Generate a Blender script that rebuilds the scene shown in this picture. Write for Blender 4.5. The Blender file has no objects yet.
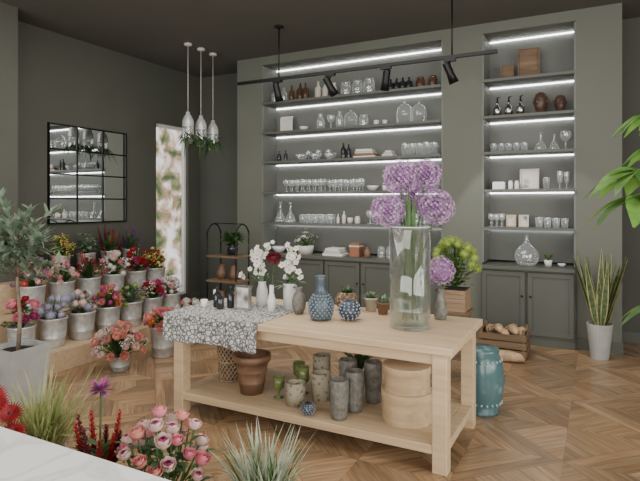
import bpy, math, random
from mathutils import Vector, Matrix
random.seed(7)
S=bpy.context.scene
R=random.random
def U(a,b): return a+(b-a)*random.random()

# ---------------------------------------------------------------- materials
def newmat(name):
    m=bpy.data.materials.new(name); m.use_nodes=True
    nt=m.node_tree; b=nt.nodes.get('Principled BSDF'); return m,nt,b
def mat(name,col,rough=.6,metal=0,var=.15,scale=8,bump=0,emit=None,sub=0,bscale=None,spec=.5):
    m,nt,b=newmat(name)
    tc=nt.nodes.new('ShaderNodeTexCoord'); n=nt.nodes.new('ShaderNodeTexNoise')
    n.inputs['Scale'].default_value=scale; n.inputs['Detail'].default_value=3
    nt.links.new(tc.outputs['Object'],n.inputs['Vector'])
    r=nt.nodes.new('ShaderNodeValToRGB')
    r.color_ramp.elements[0].position=.3; r.color_ramp.elements[1].position=.7
    r.color_ramp.elements[0].color=[max(0,c*(1-var)) for c in col]+[1]
    r.color_ramp.elements[1].color=[min(1,c*(1+var)) for c in col]+[1]
    nt.links.new(n.outputs['Fac'],r.inputs['Fac']); nt.links.new(r.outputs['Color'],b.inputs['Base Color'])
    b.inputs['Roughness'].default_value=rough; b.inputs['Metallic'].default_value=metal
    b.inputs['Specular IOR Level'].default_value=spec
    if bump:
        bp=nt.nodes.new('ShaderNodeBump'); bp.inputs['Strength'].default_value=bump; bp.inputs['Distance'].default_value=.01
        n2=nt.nodes.new('ShaderNodeTexNoise'); n2.inputs['Scale'].default_value=bscale or scale*4
        nt.links.new(tc.outputs['Object'],n2.inputs['Vector']); nt.links.new(n2.outputs['Fac'],bp.inputs['Height'])
        nt.links.new(bp.outputs['Normal'],b.inputs['Normal'])
    if emit:
        b.inputs['Emission Color'].default_value=list(emit[0])+[1]; b.inputs['Emission Strength'].default_value=emit[1]
    return m
def leafmat(name,col,var=.3,rough=.5,trans=.25,scale=15):
    m=mat(name,col,rough,0,var,scale)
    nt=m.node_tree; b=nt.nodes['Principled BSDF']; out=nt.nodes['Material Output']
    t=nt.nodes.new('ShaderNodeBsdfTranslucent'); mx=nt.nodes.new('ShaderNodeMixShader'); mx.inputs[0].default_value=trans
    src=b.inputs['Base Color'].links[0].from_socket
    nt.links.new(src,t.inputs['Color'])
    nt.links.new(b.outputs[0],mx.inputs[1]); nt.links.new(t.outputs[0],mx.inputs[2]); nt.links.new(mx.outputs[0],out.inputs[0])
    return m
def glassmat(name,tint=(1,1,1),base=.06,edge=.75,gl=(.9,.93,.92),haze=0):
    m,nt,b=newmat(name); nt.nodes.remove(b); out=nt.nodes['Material Output']
    t=nt.nodes.new('ShaderNodeBsdfTransparent'); t.inputs[0].default_value=list(tint)+[1]
    g=nt.nodes.new('ShaderNodeBsdfGlossy'); g.inputs['Roughness'].default_value=.06; g.inputs['Color'].default_value=list(gl)+[1]
    lw=nt.nodes.new('ShaderNodeLayerWeight'); lw.inputs['Blend'].default_value=.35
    p=nt.nodes.new('ShaderNodeMath'); p.operation='POWER'; p.inputs[1].default_value=1.6
    ma=nt.nodes.new('ShaderNodeMath'); ma.operation='MULTIPLY_ADD'; ma.inputs[1].default_value=edge; ma.inputs[2].default_value=base; ma.use_clamp=True
    mx=nt.nodes.new('ShaderNodeMixShader')
    gs=g.outputs[0]
    if haze:
        d=nt.nodes.new('ShaderNodeBsdfDiffuse'); d.inputs[0].default_value=(.9,.93,.93,1); m2=nt.nodes.new('ShaderNodeMixShader'); m2.inputs[0].default_value=haze
        nt.links.new(g.outputs[0],m2.inputs[1]); nt.links.new(d.outputs[0],m2.inputs[2]); gs=m2.outputs[0]
    nt.links.new(lw.outputs['Facing'],p.inputs[0]); nt.links.new(p.outputs[0],ma.inputs[0]); nt.links.new(ma.outputs[0],mx.inputs[0])
    nt.links.new(t.outputs[0],mx.inputs[1]); nt.links.new(gs,mx.inputs[2]); nt.links.new(mx.outputs[0],out.inputs[0])
    return m
def woodmat(name,c1,c2,rough=.5,stretch=(1,12,12),scale=2,attr=False,bump=.05):
    m,nt,b=newmat(name)
    tc=nt.nodes.new('ShaderNodeTexCoord'); mp=nt.nodes.new('ShaderNodeMapping'); mp.inputs['Scale'].default_value=stretch
    n=nt.nodes.new('ShaderNodeTexNoise'); n.inputs['Scale'].default_value=scale; n.inputs['Detail'].default_value=6; n.inputs['Distortion'].default_value=.6
    r=nt.nodes.new('ShaderNodeValToRGB'); r.color_ramp.elements[0].position=.3; r.color_ramp.elements[1].position=.72
    r.color_ramp.elements[0].color=list(c1)+[1]; r.color_ramp.elements[1].color=list(c2)+[1]
    nt.links.new(tc.outputs['Object'],mp.inputs[0]); nt.links.new(mp.outputs[0],n.inputs['Vector']); nt.links.new(n.outputs['Fac'],r.inputs['Fac'])
    if attr:
        a=nt.nodes.new('ShaderNodeAttribute'); a.attribute_name='tone'
        uv=nt.nodes.new('ShaderNodeUVMap'); mp.inputs['Scale'].default_value=(2,26,1); nt.links.new(uv.outputs[0],mp.inputs[0])
        mx=nt.nodes.new('ShaderNodeMix'); mx.data_type='RGBA'; mx.blend_type='MULTIPLY'; mx.inputs[0].default_value=1
        nt.links.new(r.outputs[0],mx.inputs[6]); nt.links.new(a.outputs['Color'],mx.inputs[7]); nt.links.new(mx.outputs[2],b.inputs['Base Color'])
    else: nt.links.new(r.outputs[0],b.inputs['Base Color'])
    b.inputs['Roughness'].default_value=rough
    bp=nt.nodes.new('ShaderNodeBump'); bp.inputs['Strength'].default_value=bump; bp.inputs['Distance'].default_value=.01
    nt.links.new(n.outputs['Fac'],bp.inputs['Height']); nt.links.new(bp.outputs[0],b.inputs['Normal'])
    return m
def vormat(name,c1,c2,scale=30,rough=.6,feat='F1',p0=.2,p1=.4,bump=.3,metal=0):
    m,nt,b=newmat(name)
    tc=nt.nodes.new('ShaderNodeTexCoord'); v=nt.nodes.new('ShaderNodeTexVoronoi'); v.inputs['Scale'].default_value=scale; v.feature=feat
    r=nt.nodes.new('ShaderNodeValToRGB'); r.color_ramp.elements[0].position=p0; r.color_ramp.elements[1].position=p1
    r.color_ramp.elements[0].color=list(c1)+[1]; r.color_ramp.elements[1].color=list(c2)+[1]
    nt.links.new(tc.outputs['Object'],v.inputs['Vector']); nt.links.new(v.outputs['Distance'],r.inputs[0]); nt.links.new(r.outputs[0],b.inputs['Base Color'])
    bp=nt.nodes.new('ShaderNodeBump'); bp.inputs['Strength'].default_value=bump; bp.inputs['Distance'].default_value=.01
    nt.links.new(r.outputs[0],bp.inputs['Height']); nt.links.new(bp.outputs[0],b.inputs['Normal'])
    b.inputs['Roughness'].default_value=rough; b.inputs['Metallic'].default_value=metal
    return m

M={}
M['wall']=mat('olive_wall_paint',(.078,.080,.064),.75,0,.05,1.5,.05,bscale=60)
M['wall2']=mat('sage_pilaster_paint',(.128,.134,.108),.7,0,.04,1.5,.05,bscale=60)
M['ceil']=mat('dark_ceiling_paint',(.098,.094,.078),.8,0,.05,2)
M['panel']=mat('shelf_panel',(.155,.162,.145),.6,0,.04,2)
M['shelf']=mat('shelf_board',(.095,.10,.085),.5,0,.05,3)
M['cab']=mat('cabinet_paint',(.085,.090,.074),.5,0,.05,3)
M['led']=mat('led_strip',(1,1,1),.5,0,0,1,emit=((.97,.98,1.0),9))
M['parquet']=woodmat('parquet_oak',(.25,.150,.078),(.44,.285,.16),.27,attr=True,scale=1.5,bump=.03)
M['dark']=mat('floor_joint',(.05,.03,.015),.8)
M['oak']=woodmat('light_oak',(.51,.365,.215),(.65,.49,.315),.5)
M['oak2']=woodmat('plinth_oak',(.44,.31,.19),(.55,.41,.26),.55)
M['crate']=woodmat('crate_wood',(.12,.075,.04),(.25,.16,.09),.7)
M['potwood']=woodmat('planter_wood',(.26,.17,.10),(.40,.27,.17),.6)
M['brown']=woodmat('brown_frame_wood',(.09,.045,.025),(.20,.10,.055),.5)
M['black']=mat('black_metal',(.012,.012,.012),.4,.6,.1)
M['chrome']=mat('brushed_steel',(.55,.55,.55),.25,1,.05)
M['mirror']=mat('mirror_glass',(.85,.87,.87),.02,1,.0)
M['glass']=glassmat('clear_glass',(.97,.98,.98),.22,.75,haze=.45)
M['vglass']=glassmat('vase_glass',(.92,.94,.935),.09,.85,haze=.1)
M['amber']=mat('amber_glass',(.09,.045,.028),.15,0,.1)
M['smoke']=mat('dark_bottle_glass',(.02,.022,.025),.12,0,.1)
M['white']=mat('white_ceramic',(.72,.71,.68),.3,0,.04)
M['cream']=mat('cream_ceramic',(.55,.51,.44),.5,0,.08)
M['blue']=mat('blue_glaze',(.065,.09,.11),.35,0,.3,25)
M['navy']=vormat('dotted_glaze',(.35,.38,.42),(.03,.045,.07),45,.4,p0=.15,p1=.25)
M['taupe']=mat('taupe_stone_glaze',(.17,.162,.14),.55,0,.35,30,.2)
M['terra']=mat('terracotta_brown',(.18,.10,.058),.5,0,.25,12,.1)
M['moss']=vormat('mossy_stone',(.16,.16,.09),(.38,.34,.25),28,.8)
M['wick']=vormat('woven_wicker',(.42,.30,.19),(.13,.085,.05),45,.8,p0=.25,p1=.6,bump=.6)
M['cane']=mat('cane_strand',(.32,.23,.14),.7,0,.2,20)
M['teal']=vormat('teal_ceramic',(.16,.25,.25),(.07,.145,.155),14,.2,p0=.2,p1=.5,bump=.1)
M['teal2']=mat('teal_studs',(.30,.40,.39),.3)
M['cloth']=vormat('crochet_cloth',(.12,.12,.12),(.60,.59,.57),34,.9,feat='DISTANCE_TO_EDGE',p0=.05,p1=.18,bump=.3)
M['zinc']=mat('whitewashed_zinc_bucket',(.50,.50,.48),.32,.3,.2,20,.1)
M['conc']=mat('pale_concrete_pot',(.36,.36,.34),.7,0,.12,6,.1)
M['soil']=mat('soil',(.03,.02,.013),.95,0,.4,60,.6)
M['bark']=mat('bark',(.22,.17,.12),.9,0,.3,30,.6)
M['leaf']=leafmat('leaf_green',(.075,.16,.04))
M['leafd']=leafmat('leaf_dark_green',(.035,.085,.028))
M['leafy']=leafmat('leaf_yellow_green',(.26,.34,.08))
M['olive']=leafmat('olive_leaf',(.18,.25,.17))
M['graygr']=leafmat('gray_green_leaf',(.25,.31,.23))
M['grass']=leafmat('grass_blade',(.42,.43,.20))
M['vgrass']=leafmat('variegated_grass',(.45,.50,.38),.4)
M['bright']=leafmat('bright_leaf',(.12,.26,.045))
M['lime']=leafmat('lime_bloom',(.36,.48,.10))
M['snake']=leafmat('snake_leaf',(.12,.17,.08),.6,scale=25)
M['snakeY']=leafmat('snake_leaf_edge',(.50,.48,.20))
M['pink']=leafmat('pink_petal',(.74,.27,.33),.25)
M['salmon']=leafmat('salmon_petal',(.74,.34,.28),.2)
M['blush']=leafmat('blush_petal',(.80,.60,.55),.12)
M['wpetal']=leafmat('white_petal',(.80,.78,.74),.06)
M['red']=leafmat('red_petal',(.40,.022,.028),.4)
M['dred']=leafmat('dark_red_petal',(.15,.02,.03),.4)
M['magenta']=leafmat('magenta_petal',(.45,.06,.20),.3)
M['purple']=leafmat('allium_purple',(.44,.24,.46),.3)
M['purpl2']=leafmat('allium_light',(.62,.44,.63),.2)
M['purpd']=leafmat('violet_petal',(.20,.07,.23),.3)
M['lav']=leafmat('lavender_petal',(.40,.38,.50),.25)
M['yellow']=leafmat('yellow_petal',(.68,.45,.10),.25)
M['orange']=leafmat('orange_petal',(.68,.25,.09),.3)
M['paper']=mat('paper_print',(.70,.69,.65),.8,0,.03)
M['art']=vormat('art_print',(.12,.11,.10),(.65,.62,.56),9,.6,p0=.1,p1=.5,bump=0)
M['redbox']=mat('russet_box',(.28,.11,.06),.6)
M['bronze']=mat('bronze_bust',(.085,.048,.036),.45,.2,.2)
M['bread']=mat('pale_crust_loaf',(.48,.32,.19),.8,0,.3,15,.2)
M['water']=glassmat('water',(.80,.88,.86),.12,.4)
M['lavd']=mat('raised_dots',(.35,.38,.43),.4)
M['bdot']=mat('blue_dots',(.17,.21,.25),.35)
M['chromeg']=mat('glass_rim',(.55,.62,.60),.1)
M['glassg']=mat('green_glass',(.16,.20,.07),.15,0,.1)

def marble():
    m,nt,b=newmat('white_marble')
    tc=nt.nodes.new('ShaderNodeTexCoord'); n=nt.nodes.new('ShaderNodeTexNoise'); n.inputs['Scale'].default_value=3; n.inputs['Detail'].default_value=9; n.inputs['Distortion'].default_value=1.5
    r=nt.nodes.new('ShaderNodeValToRGB'); e=r.color_ramp.elements; e[0].position=.46; e[0].color=(.86,.86,.85,1); e[1].position=.54; e[1].color=(.86,.86,.85,1)
    k=e.new(.5); k.color=(.70,.70,.70,1)
    nt.links.new(tc.outputs['Object'],n.inputs['Vector']); nt.links.new(n.outputs['Fac'],r.inputs[0]); nt.links.new(r.outputs[0],b.inputs['Base Color']); b.inputs['Roughness'].default_value=.2
    return m
M['marble']=marble()
def outdoor_backdrop():
    m,nt,b=newmat('glowing_foliage_backdrop')
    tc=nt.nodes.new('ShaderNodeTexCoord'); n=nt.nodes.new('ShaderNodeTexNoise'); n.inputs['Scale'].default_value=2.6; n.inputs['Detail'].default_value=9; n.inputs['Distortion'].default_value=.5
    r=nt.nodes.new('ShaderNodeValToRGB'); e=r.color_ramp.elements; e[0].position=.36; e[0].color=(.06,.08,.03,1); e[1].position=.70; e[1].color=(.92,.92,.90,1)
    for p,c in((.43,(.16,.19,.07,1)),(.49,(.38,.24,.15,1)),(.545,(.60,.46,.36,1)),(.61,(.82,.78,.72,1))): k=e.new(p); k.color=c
    nt.links.new(tc.outputs['Object'],n.inputs['Vector']); nt.links.new(n.outputs['Fac'],r.inputs[0]); nt.links.new(r.outputs[0],b.inputs['Base Color']); nt.links.new(r.outputs[0],b.inputs['Emission Color']); b.inputs['Emission Strength'].default_value=.7  # bright outdoor view put into the noise colours, emission makes it glow
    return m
M['ext']=outdoor_backdrop()

# ---------------------------------------------------------------- mesh builder
def basis(n):
    n=Vector(n).normalized(); a=Vector((0,0,1)) if abs(n.z)<.9 else Vector((1,0,0))
    t=n.cross(a).normalized(); return t,n.cross(t).normalized(),n
class MB:
    def __init__(s): s.v=[];s.f=[];s.m=[];s.s=[];s.mats=[]
    def mi(s,k):
        if k not in s.mats: s.mats.append(k)
        return s.mats.index(k)
    def add(s,vs,fs,k,sm=False):
        o=len(s.v); s.v+= [tuple(v) for v in vs]; i=s.mi(k)
        for f in fs: s.f.append([a+o for a in f]); s.m.append(i); s.s.append(sm)
    def box(s,x0,x1,y0,y1,z0,z1,k,rz=0,tilt=0):
        cx,cy=(x0+x1)/2,(y0+y1)/2; vs=[]
        for z in(z0,z1):
            for x,y in((x0,y0),(x1,y0),(x1,y1),(x0,y1)):
                dx,dy=x-cx,y-cy+tilt*(z-z0); c,q=math.cos(rz),math.sin(rz)
                vs.append((cx+dx*c-dy*q,cy+dx*q+dy*c,z))
        s.add(vs,[(3,2,1,0),(4,5,6,7),(0,1,5,4),(1,2,6,5),(2,3,7,6),(3,0,4,7)],k)
    def lathe(s,c,prof,k,seg=20,rib=0,amp=0,sq=False,sm=True,axis=None):
        c=Vector(c); vs=[];n=len(prof)
        if axis is None: t,u,w=Vector((1,0,0)),Vector((0,1,0)),Vector((0,0,1))
        else: t,u,w=basis(axis)
        for (r,z) in prof:
            for i in range(seg):
                a=2*math.pi*i/seg; rr=r*(1+amp*math.cos(rib*a)) if rib else r
                if sq: rr=r/max(abs(math.cos(a)),abs(math.sin(a)))
                vs.append(c+t*(rr*math.cos(a))+u*(rr*math.sin(a))+w*z)
        allf=[(j*seg+i,j*seg+(i+1)%seg,(j+1)*seg+(i+1)%seg,(j+1)*seg+i) for j in range(n-1) for i in range(seg)]
        s.add(vs,allf,k,sm)
    def tube(s,pts,rad,k,seg=6):
        pts=[Vector(p) for p in pts]; vs=[];n=len(pts)
        if not isinstance(rad,(list,tuple)): rad=[rad]*n
        ref=None
        for i,p in enumerate(pts):
            d=(pts[min(i+1,n-1)]-pts[max(i-1,0)])
            if d.length<1e-6: d=Vector((0,0,1))
            t,u,w=basis(d)
            if ref is not None:
                t=(ref-w*ref.dot(w)); t=t.normalized() if t.length>1e-4 else basis(d)[0]; u=w.cross(t)
            ref=t
            for j in range(seg):
                a=2*math.pi*j/seg; vs.append(p+t*(rad[i]*math.cos(a))+u*(rad[i]*math.sin(a)))
        fs=[(i*seg+j,i*seg+(j+1)%seg,(i+1)*seg+(j+1)%seg,(i+1)*seg+j) for i in range(n-1) for j in range(seg)]
        fs+= [tuple(range(seg))[::-1], tuple(range((n-1)*seg,n*seg))]
        s.add(vs,fs,k,True)
    def leaf(s,p,d,L,W,k,droop=.2,n=4,fold=.15,wp=1.0,side=None):
        p=Vector(p); d=Vector(d).normalized()
        sd=Vector(side) if side is not None else d.cross(Vector((0,0,1)))
        if sd.length<.05: sd=Vector((math.cos(R()*6.3),math.sin(R()*6.3),0))
        sd=sd.normalized(); nn=sd.cross(d).normalized(); vs=[]
        for i in range(n+1):
            t=i/n; c=p+d*(L*t)-Vector((0,0,1))*(droop*L*t*t)
            w=W*.5*(math.sin(math.pi*min(1,(t*.93+.05))**wp))
            vs+= [c-sd*w+nn*(fold*w), c, c+sd*w+nn*(fold*w)]
        fs=[]
        for i in range(n):
            a=i*3; fs+= [(a,a+1,a+4,a+3),(a+1,a+2,a+5,a+4)]
        s.add(vs,fs,k,True)
    def rose(s,c,n,r,k,k2=None,el=1.0):
        c=Vector(c); t,u,w=basis(n)
        for (rk,th,np,fl,kk) in((.34,.2,3,0,k2 or k),(.58,.6,4,.05,k2 or k),(.8,.95,5,.15,k),(1.0,1.3,6,.3,k)):
            if el>1.2: th*=.6
            off=R()*6
            for q in range(np):
                a0=off+2*math.pi*q/np; hw=math.pi/np*1.25; vs=[]
                for i in range(4):
                    ti=i/3; ph=math.pi*.97+(th-math.pi*.97)*ti; rr=r*rk*(1+fl*ti*ti)
                    for j in range(4):
                        tj=(j/3)*2-1; az=a0+hw*tj*(.4+.6*math.sin(math.pi*(.15+.6*ti))); e=1-.06*tj*tj*ti
                        pj=ph+(.18*tj*tj if i==3 else 0)
                        vs.append(c+(t*math.cos(az)+u*math.sin(az))*(rr*math.sin(pj)*e)+w*(rr*el*math.cos(pj)))
                s.add(vs,[(i*4+j,i*4+j+1,i*4+j+5,i*4+j+4) for i in range(3) for j in range(3)],kk,True)
    def pom(s,c,r,n,k,pet=5,sz=.2,sq=1.0,inner=True,k2=None):
        c=Vector(c)
        if inner: s.ball(c,r*.72,k,8,6,sq)
        for i in range(n):
            z=1-2*(i+.5)/n; a=i*2.39996; q=math.sqrt(max(0,1-z*z)); nr=Vector((q*math.cos(a),q*math.sin(a),z))
            t,u,w=basis(nr); rr=r*U(.82,1.06); p=c+Vector((nr.x,nr.y,nr.z*sq))*rr; o=R()*6; vs=[p-w*(r*.05)];fs=[]
            tl=U(-.5,.5); t=(t+w*tl).normalized()
            for j in range(pet):
                b=o+2*math.pi*j/pet; L=r*sz
                for (bb,ll) in((b-.4,.6),(b,1),(b+.4,.6)):
                    vs.append(p+(t*math.cos(bb)+u*math.sin(bb))*(L*ll)+w*(r*.05*ll))
                x=1+j*3; fs.append((0,x,x+1,x+2))
            s.add(vs,fs,k2 if (k2 and R()<.4) else k,False)
    def ball(s,c,r,k,seg=12,rings=8,sq=1.0):
        s.lathe(c,[(r*math.sin(math.pi*i/rings)+1e-4,-r*sq*math.cos(math.pi*i/rings)) for i in range(rings+1)],k,seg)
    def daisy(s,c,n,r,np,k,kc='yellow',lift=.25,w=.5,layers=1):
        c=Vector(c); t,u,nn=basis(n)
        for l in range(layers):
            rl=r*(1-.28*l); o=R()
            for j in range(np):
                a=o+2*math.pi*j/np; d=t*math.cos(a)+u*math.sin(a); sd=(-t*math.sin(a)+u*math.cos(a)); ww=math.pi*rl/np*w*2
                lf=lift+.3*l
                vs=[c,c+d*rl*.55-sd*ww*.5+nn*rl*lf*.5,c+d*rl+nn*rl*lf,c+d*rl*.55+sd*ww*.5+nn*rl*lf*.5]
                s.add(vs,[(0,1,2,3)],k,False)
        s.lathe(c,[(r*.22,0),(r*.2,r*.1),(r*.1,r*.18),(.0005,r*.2)],kc,8,axis=nn)
    def spike(s,p,d,L,r,n,k):
        p=Vector(p); t,u,w=basis(d)
        s.tube([p,p+w*L*.95],[r*.4,r*.1],k,5)
        for i in range(n):
            f=i/n; a=i*2.4; dd=(t*math.cos(a)+u*math.sin(a)+w*1.0).normalized(); s.leaf(p+w*(L*f),dd,r*1.6*(1-.6*f),r*.7*(1-.4*f),k,0,2)
    def obj(s,name,bev=0):
        me=bpy.data.meshes.new(name); me.from_pydata(s.v,[],s.f)
        for k in s.mats: me.materials.append(M[k])
        me.polygons.foreach_set('material_index',s.m); me.polygons.foreach_set('use_smooth',s.s); me.update()
        o=bpy.data.objects.new(name,me); S.collection.objects.link(o)
        if bev:
            b=o.modifiers.new('bevel','BEVEL'); b.width=bev; b.segments=2; b.limit_method='ANGLE'; b.angle_limit=.9
        return o
def B(name,x0,x1,y0,y1,z0,z1,k,bev=0):
    m=MB(); m.box(x0,x1,y0,y1,z0,z1,k); return m.obj(name,bev)

# ---------------------------------------------------------------- room shell
XL,XR,YF,YB,H=-6.0,2.6,-2.2,7.1,3.72
B('ceiling',XL-.15,XR+.15,YF-.15,YB+.15,H,H+.12,'ceil')
B('wall_back',XL-.15,XR+.15,YB,YB+.15,0,H,'wall')
m=MB(); m.box(XL-.15,XL,YF,6.08,0,H,'wall'); m.box(XL-.15,XL,6.8,YB,0,H,'wall'); m.box(XL-.15,XL,6.08,6.8,2.83,H,'wall'); m.box(XL-.15,XL,6.08,6.8,0,.1,'wall'); m.obj('wall_left')
m=MB(); m.box(XL-.11,XL-.05,6.08,6.8,.1,.15,'paper'); m.box(XL-.11,XL-.05,6.08,6.8,2.78,2.83,'paper'); m.box(XL-.11,XL-.05,6.08,6.12,.15,2.78,'paper'); m.box(XL-.11,XL-.05,6.76,6.8,.15,2.78,'paper')
m.obj('window_1')
m=MB(); m.box(XR,XR+.15,YF,YB,0,.5,'wall'); m.box(XR,XR+.15,YF,YB,3.2,H,'wall')
for a,b in((YF,-1.6),(1.0,1.5),(4.1,YB)): m.box(XR,XR+.15,a,b,.5,3.2,'wall')
m.obj('wall_right')
m=MB(); m.box(XL,XR,YF-.15,YF,0,.4,'wall'); m.box(XL,XR,YF-.15,YF,3.3,H,'wall')
for a,b in((XL,-5.4),(-1.9,-1.5),(2.0,XR)): m.box(a,b,YF-.15,YF,.4,3.3,'wall')
m.obj('wall_front')
for i,(a,b) in enumerate(((-5.4,-1.9),(-1.5,2.0))):
    m=MB(); m.box(a,b,YF-.1,YF-.05,.4,.46,'black'); m.box(a,b,YF-.1,YF-.05,3.24,3.3,'black')
    for x in(a,(a+b)/2-.03,b-.06): m.box(x,x+.06,YF-.1,YF-.05,.46,3.24,'black')
    m.obj('window_%d'%(i+2))
for i,(a,b) in enumerate(((-1.6,1.0),(1.5,4.1))):
    m=MB(); m.box(XR+.05,XR+.1,a,b,.5,.56,'black'); m.box(XR+.05,XR+.1,a,b,3.14,3.2,'black')
    for x in(a,(a+b)/2-.03,b-.06): m.box(XR+.05,XR+.1,x,x+.06,.56,3.14,'black')
    m.obj('window_%d'%(i+4))
m=MB(); m.box(-6,-5.6,2.9,3.63,0,H,'wall'); m.obj('wall_left_pilaster')
m=MB()
for a,b in((-4.79,-4.35),(-1.70,-1.235),(-.23,.21)): m.box(a,b,6.5,YB,0,H,'wall2')
m.box(-4.35,-1.70,6.5,YB,3.60,H,'wall2'); m.box(-1.235,-.23,6.5,YB,3.60,H,'wall2'); m.obj('wall_back_pilasters')
m=MB(); m.box(-4.80,-4.35,6.485,6.499,0,.12,'cab'); m.box(-.23,.22,6.485,6.499,0,.12,'cab'); m.box(.23,XR-.01,YB-.015,YB-.001,0,.12,'cab'); m.box(XL+.02,-4.81,YB-.015,YB-.001,0,.12,'cab'); m.obj('baseboard_back')
m=MB(); m.box(XL+.001,XL+.015,YF+.01,2.88,0,.12,'cab'); m.box(XL+.001,XL+.015,3.65,YB-.02,0,.12,'cab'); m.obj('baseboard_left')

def clip(poly):
    for ax,val,sg in((0,XL,1),(0,XR,-1),(1,YF,1),(1,YB,-1)):
        out=[]
        for i in range(len(poly)):
            a=poly[i]; b=poly[(i+1)%len(poly)]; da=(a[ax]-val)*sg; db=(b[ax]-val)*sg
            if da>=0: out.append(a)
            if (da>=0)!=(db>=0):
                t=da/(da-db); out.append(tuple(a[k]+(b[k]-a[k])*t for k in range(4)))
        poly=out
        if len(poly)<3: return None
    return poly
def floor():
    vs=[];fs=[];cols=[];uvs=[]
    C=.80; N=4; th=math.radians(45); ct,st=math.cos(th),math.sin(th)
    for ix in range(-14,15):
        for iy in range(-14,15):
            gx,gy=ix*C,iy*C
            for q in range(4):
                a=q*math.pi/2; ca,sa=math.cos(a),math.sin(a)
                for i in range(N+1):
                    g=.0014
                    if (ix+iy)%2==0:
                        r0=C/2*i/(N+1); r1=C/2*(i+1)/(N+1); polys=[[(r0+g,-r0),(r1-g,-r1),(r1-g,r1),(r0+g,r0)]]; long=1
                    else:
                        w=C/(N+1); y0=-C/2+i*w; y1=y0+w; y0+=g; y1-=g; m0=abs(y0);m1=abs(y1); long=0
                        if y0<0<y1: polys=[[(m0,y0),(C/2-g,y0),(C/2-g,y1),(m1,y1),(0.002,0)]]
                        else: polys=[[(m0,y0),(C/2-g,y0),(C/2-g,y1),(m1,y1)]]
                    for pts in polys:
                        tone=U(.66,1.15); ww=U(-.05,.05); ro=R()*20; pl=[]
                        for (x,y) in pts:
                            X=gx+x*ca-y*sa; Y=gy+x*sa+y*ca; X,Y=X*ct-Y*st-1.9,X*st+Y*ct+2.5
                            u,v=((y+ro,x+ro*.37) if long else (x+ro,y+ro*.37)); pl.append((X,Y,u,v))
                        pl=clip(pl)
                        if not pl: continue
                        o=len(vs)
                        for (X,Y,u,v) in pl: vs.append((X,Y,0)); uvs.append((u,v))
                        fs.append(list(range(o,o+len(pl)))); cols.append((tone*(1+ww),tone,tone*(1-ww),1))
    me=bpy.data.meshes.new('floor'); me.from_pydata(vs,[],fs); me.materials.append(M['parquet'])
    at=me.color_attributes.new('tone','FLOAT_COLOR','CORNER'); uv=me.uv_layers.new(name='UVMap')
    for p,c in zip(me.polygons,cols):
        for li in p.loop_indices: at.data[li].color=c; uv.data[li].uv=uvs[me.loops[li].vertex_index]
    o=bpy.data.objects.new('floor',me); S.collection.objects.link(o)
    B('trim_subfloor',XL-.15,XR+.15,YF-.15,YB+.15,-.08,-.003,'dark')
floor()
m=MB(); m.box(-9.0,-8.9,5,13,-.1,4.5,'ext'); m.obj('glowing_outdoor_backdrop')  # self-lit backdrop board standing in for the view outside the left window

# ---------------------------------------------------------------- shelving
ZS=[3.05,2.62,2.20,1.76,1.32]
for (a,b) in((-4.349,-1.701),(-1.234,-.231)):
    m=MB(); m.box(a,b,6.87,6.89,.9,3.59,'panel'); m.box(a,a+.02,6.5,6.87,.9,3.59,'panel'); m.box(b-.02,b,6.5,6.87,.9,3.59,'panel')
    for z in ZS: m.box(a+.02,b-.02,6.46,6.87,z-.032,z,'shelf')
    for z in ZS+[3.62]: m.box(a+.03,b-.03,6.845,6.86,z-.046,z-.0325,'led')
    m.obj('built_in_shelving')
for (a,b,nd) in((-4.349,-1.701,5),(-1.234,-.231,2)):
    m=MB(); m.box(a,b,6.44,6.88,.0,.08,'cab'); m.box(a,b,6.44,6.88,.08,.84,'cab'); m.box(a,b,6.38,6.88,.84,.88,'cab')
    w=(b-a)/nd
    for i in range(nd):
        x0=a+i*w+.015; x1=a+(i+1)*w-.015
        m.box(x0,x1,6.42,6.439,.12,.82,'cab')
        for (p,q,r0,r1) in((x0+.0,x1,.12,.17),(x0,x1,.77,.82),(x0,x0+.05,.17,.77),(x1-.05,x1,.17,.77)): m.box(p,q,6.405,6.4195,r0,r1,'cab')
        kx=x1-.03 if i%2==0 else x0+.03
        m.ball((kx,6.392,.55),.012,'black',8,6)
    m.obj('base_cabinet',.003)

# ---------------------------------------------------------------- glassware and shelf objects
P={'tumbler':[(0.001,.02),(.30,0),(.36,1)],
'wine':[(.001,.03),(.3,0),(.05,.05),(.04,.45),(.2,.55),(.3,.75),(.24,1)],
'flute':[(.001,.02),(.22,0),(.04,.04),(.03,.3),(.12,.4),(.16,.8),(.15,1)],
'bottle':[(.001,0),(.16,0),(.17,.03),(.17,.6),(.06,.75),(.05,.98),(.001,1)],
'decanter':[(.001,.01),(.32,0),(.34,.08),(.2,.35),(.06,.58),(.055,.9),(.1,1)],
'vase':[(.001,0),(.14,0),(.2,.15),(.24,.4),(.17,.7),(.09,.85),(.14,1)],
'bowl':[(.001,0),(.3,.02),(.5,.1),(.85,.55),(1.0,1),(.96,1),(.8,.55),(.001,.15)],
'flask':[(.001,0),(.3,.0),(.42,.1),(.47,.28),(.42,.45),(.25,.6),(.1,.72),(.07,.95),(.11,1)],
'dome':[(.42,0),(.42,.05),(.40,.05),(.40,.5),(.33,.72),(.16,.85),(.04,.88),(.04,.92),(.08,.96),(.001,1)],
'jar':[(.001,0),(.35,0),(.38,.06),(.38,.75),(.28,.85),(.30,.88),(.30,1),(.001,1)],
'cup':[(.001,0),(.3,0),(.45,.3),(.5,1),(.47,1),(.001,.2)]}
def items(name,lst,k,seg=14):
    m=MB()
    for (kind,x,y,z,h,*w) in lst:
        ws=w[0] if w else 1
        m.lathe((x,y,z+.001),[(r*h*ws,q*h) for r,q in P[kind]],k,seg)
    return m.obj(name)
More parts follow.
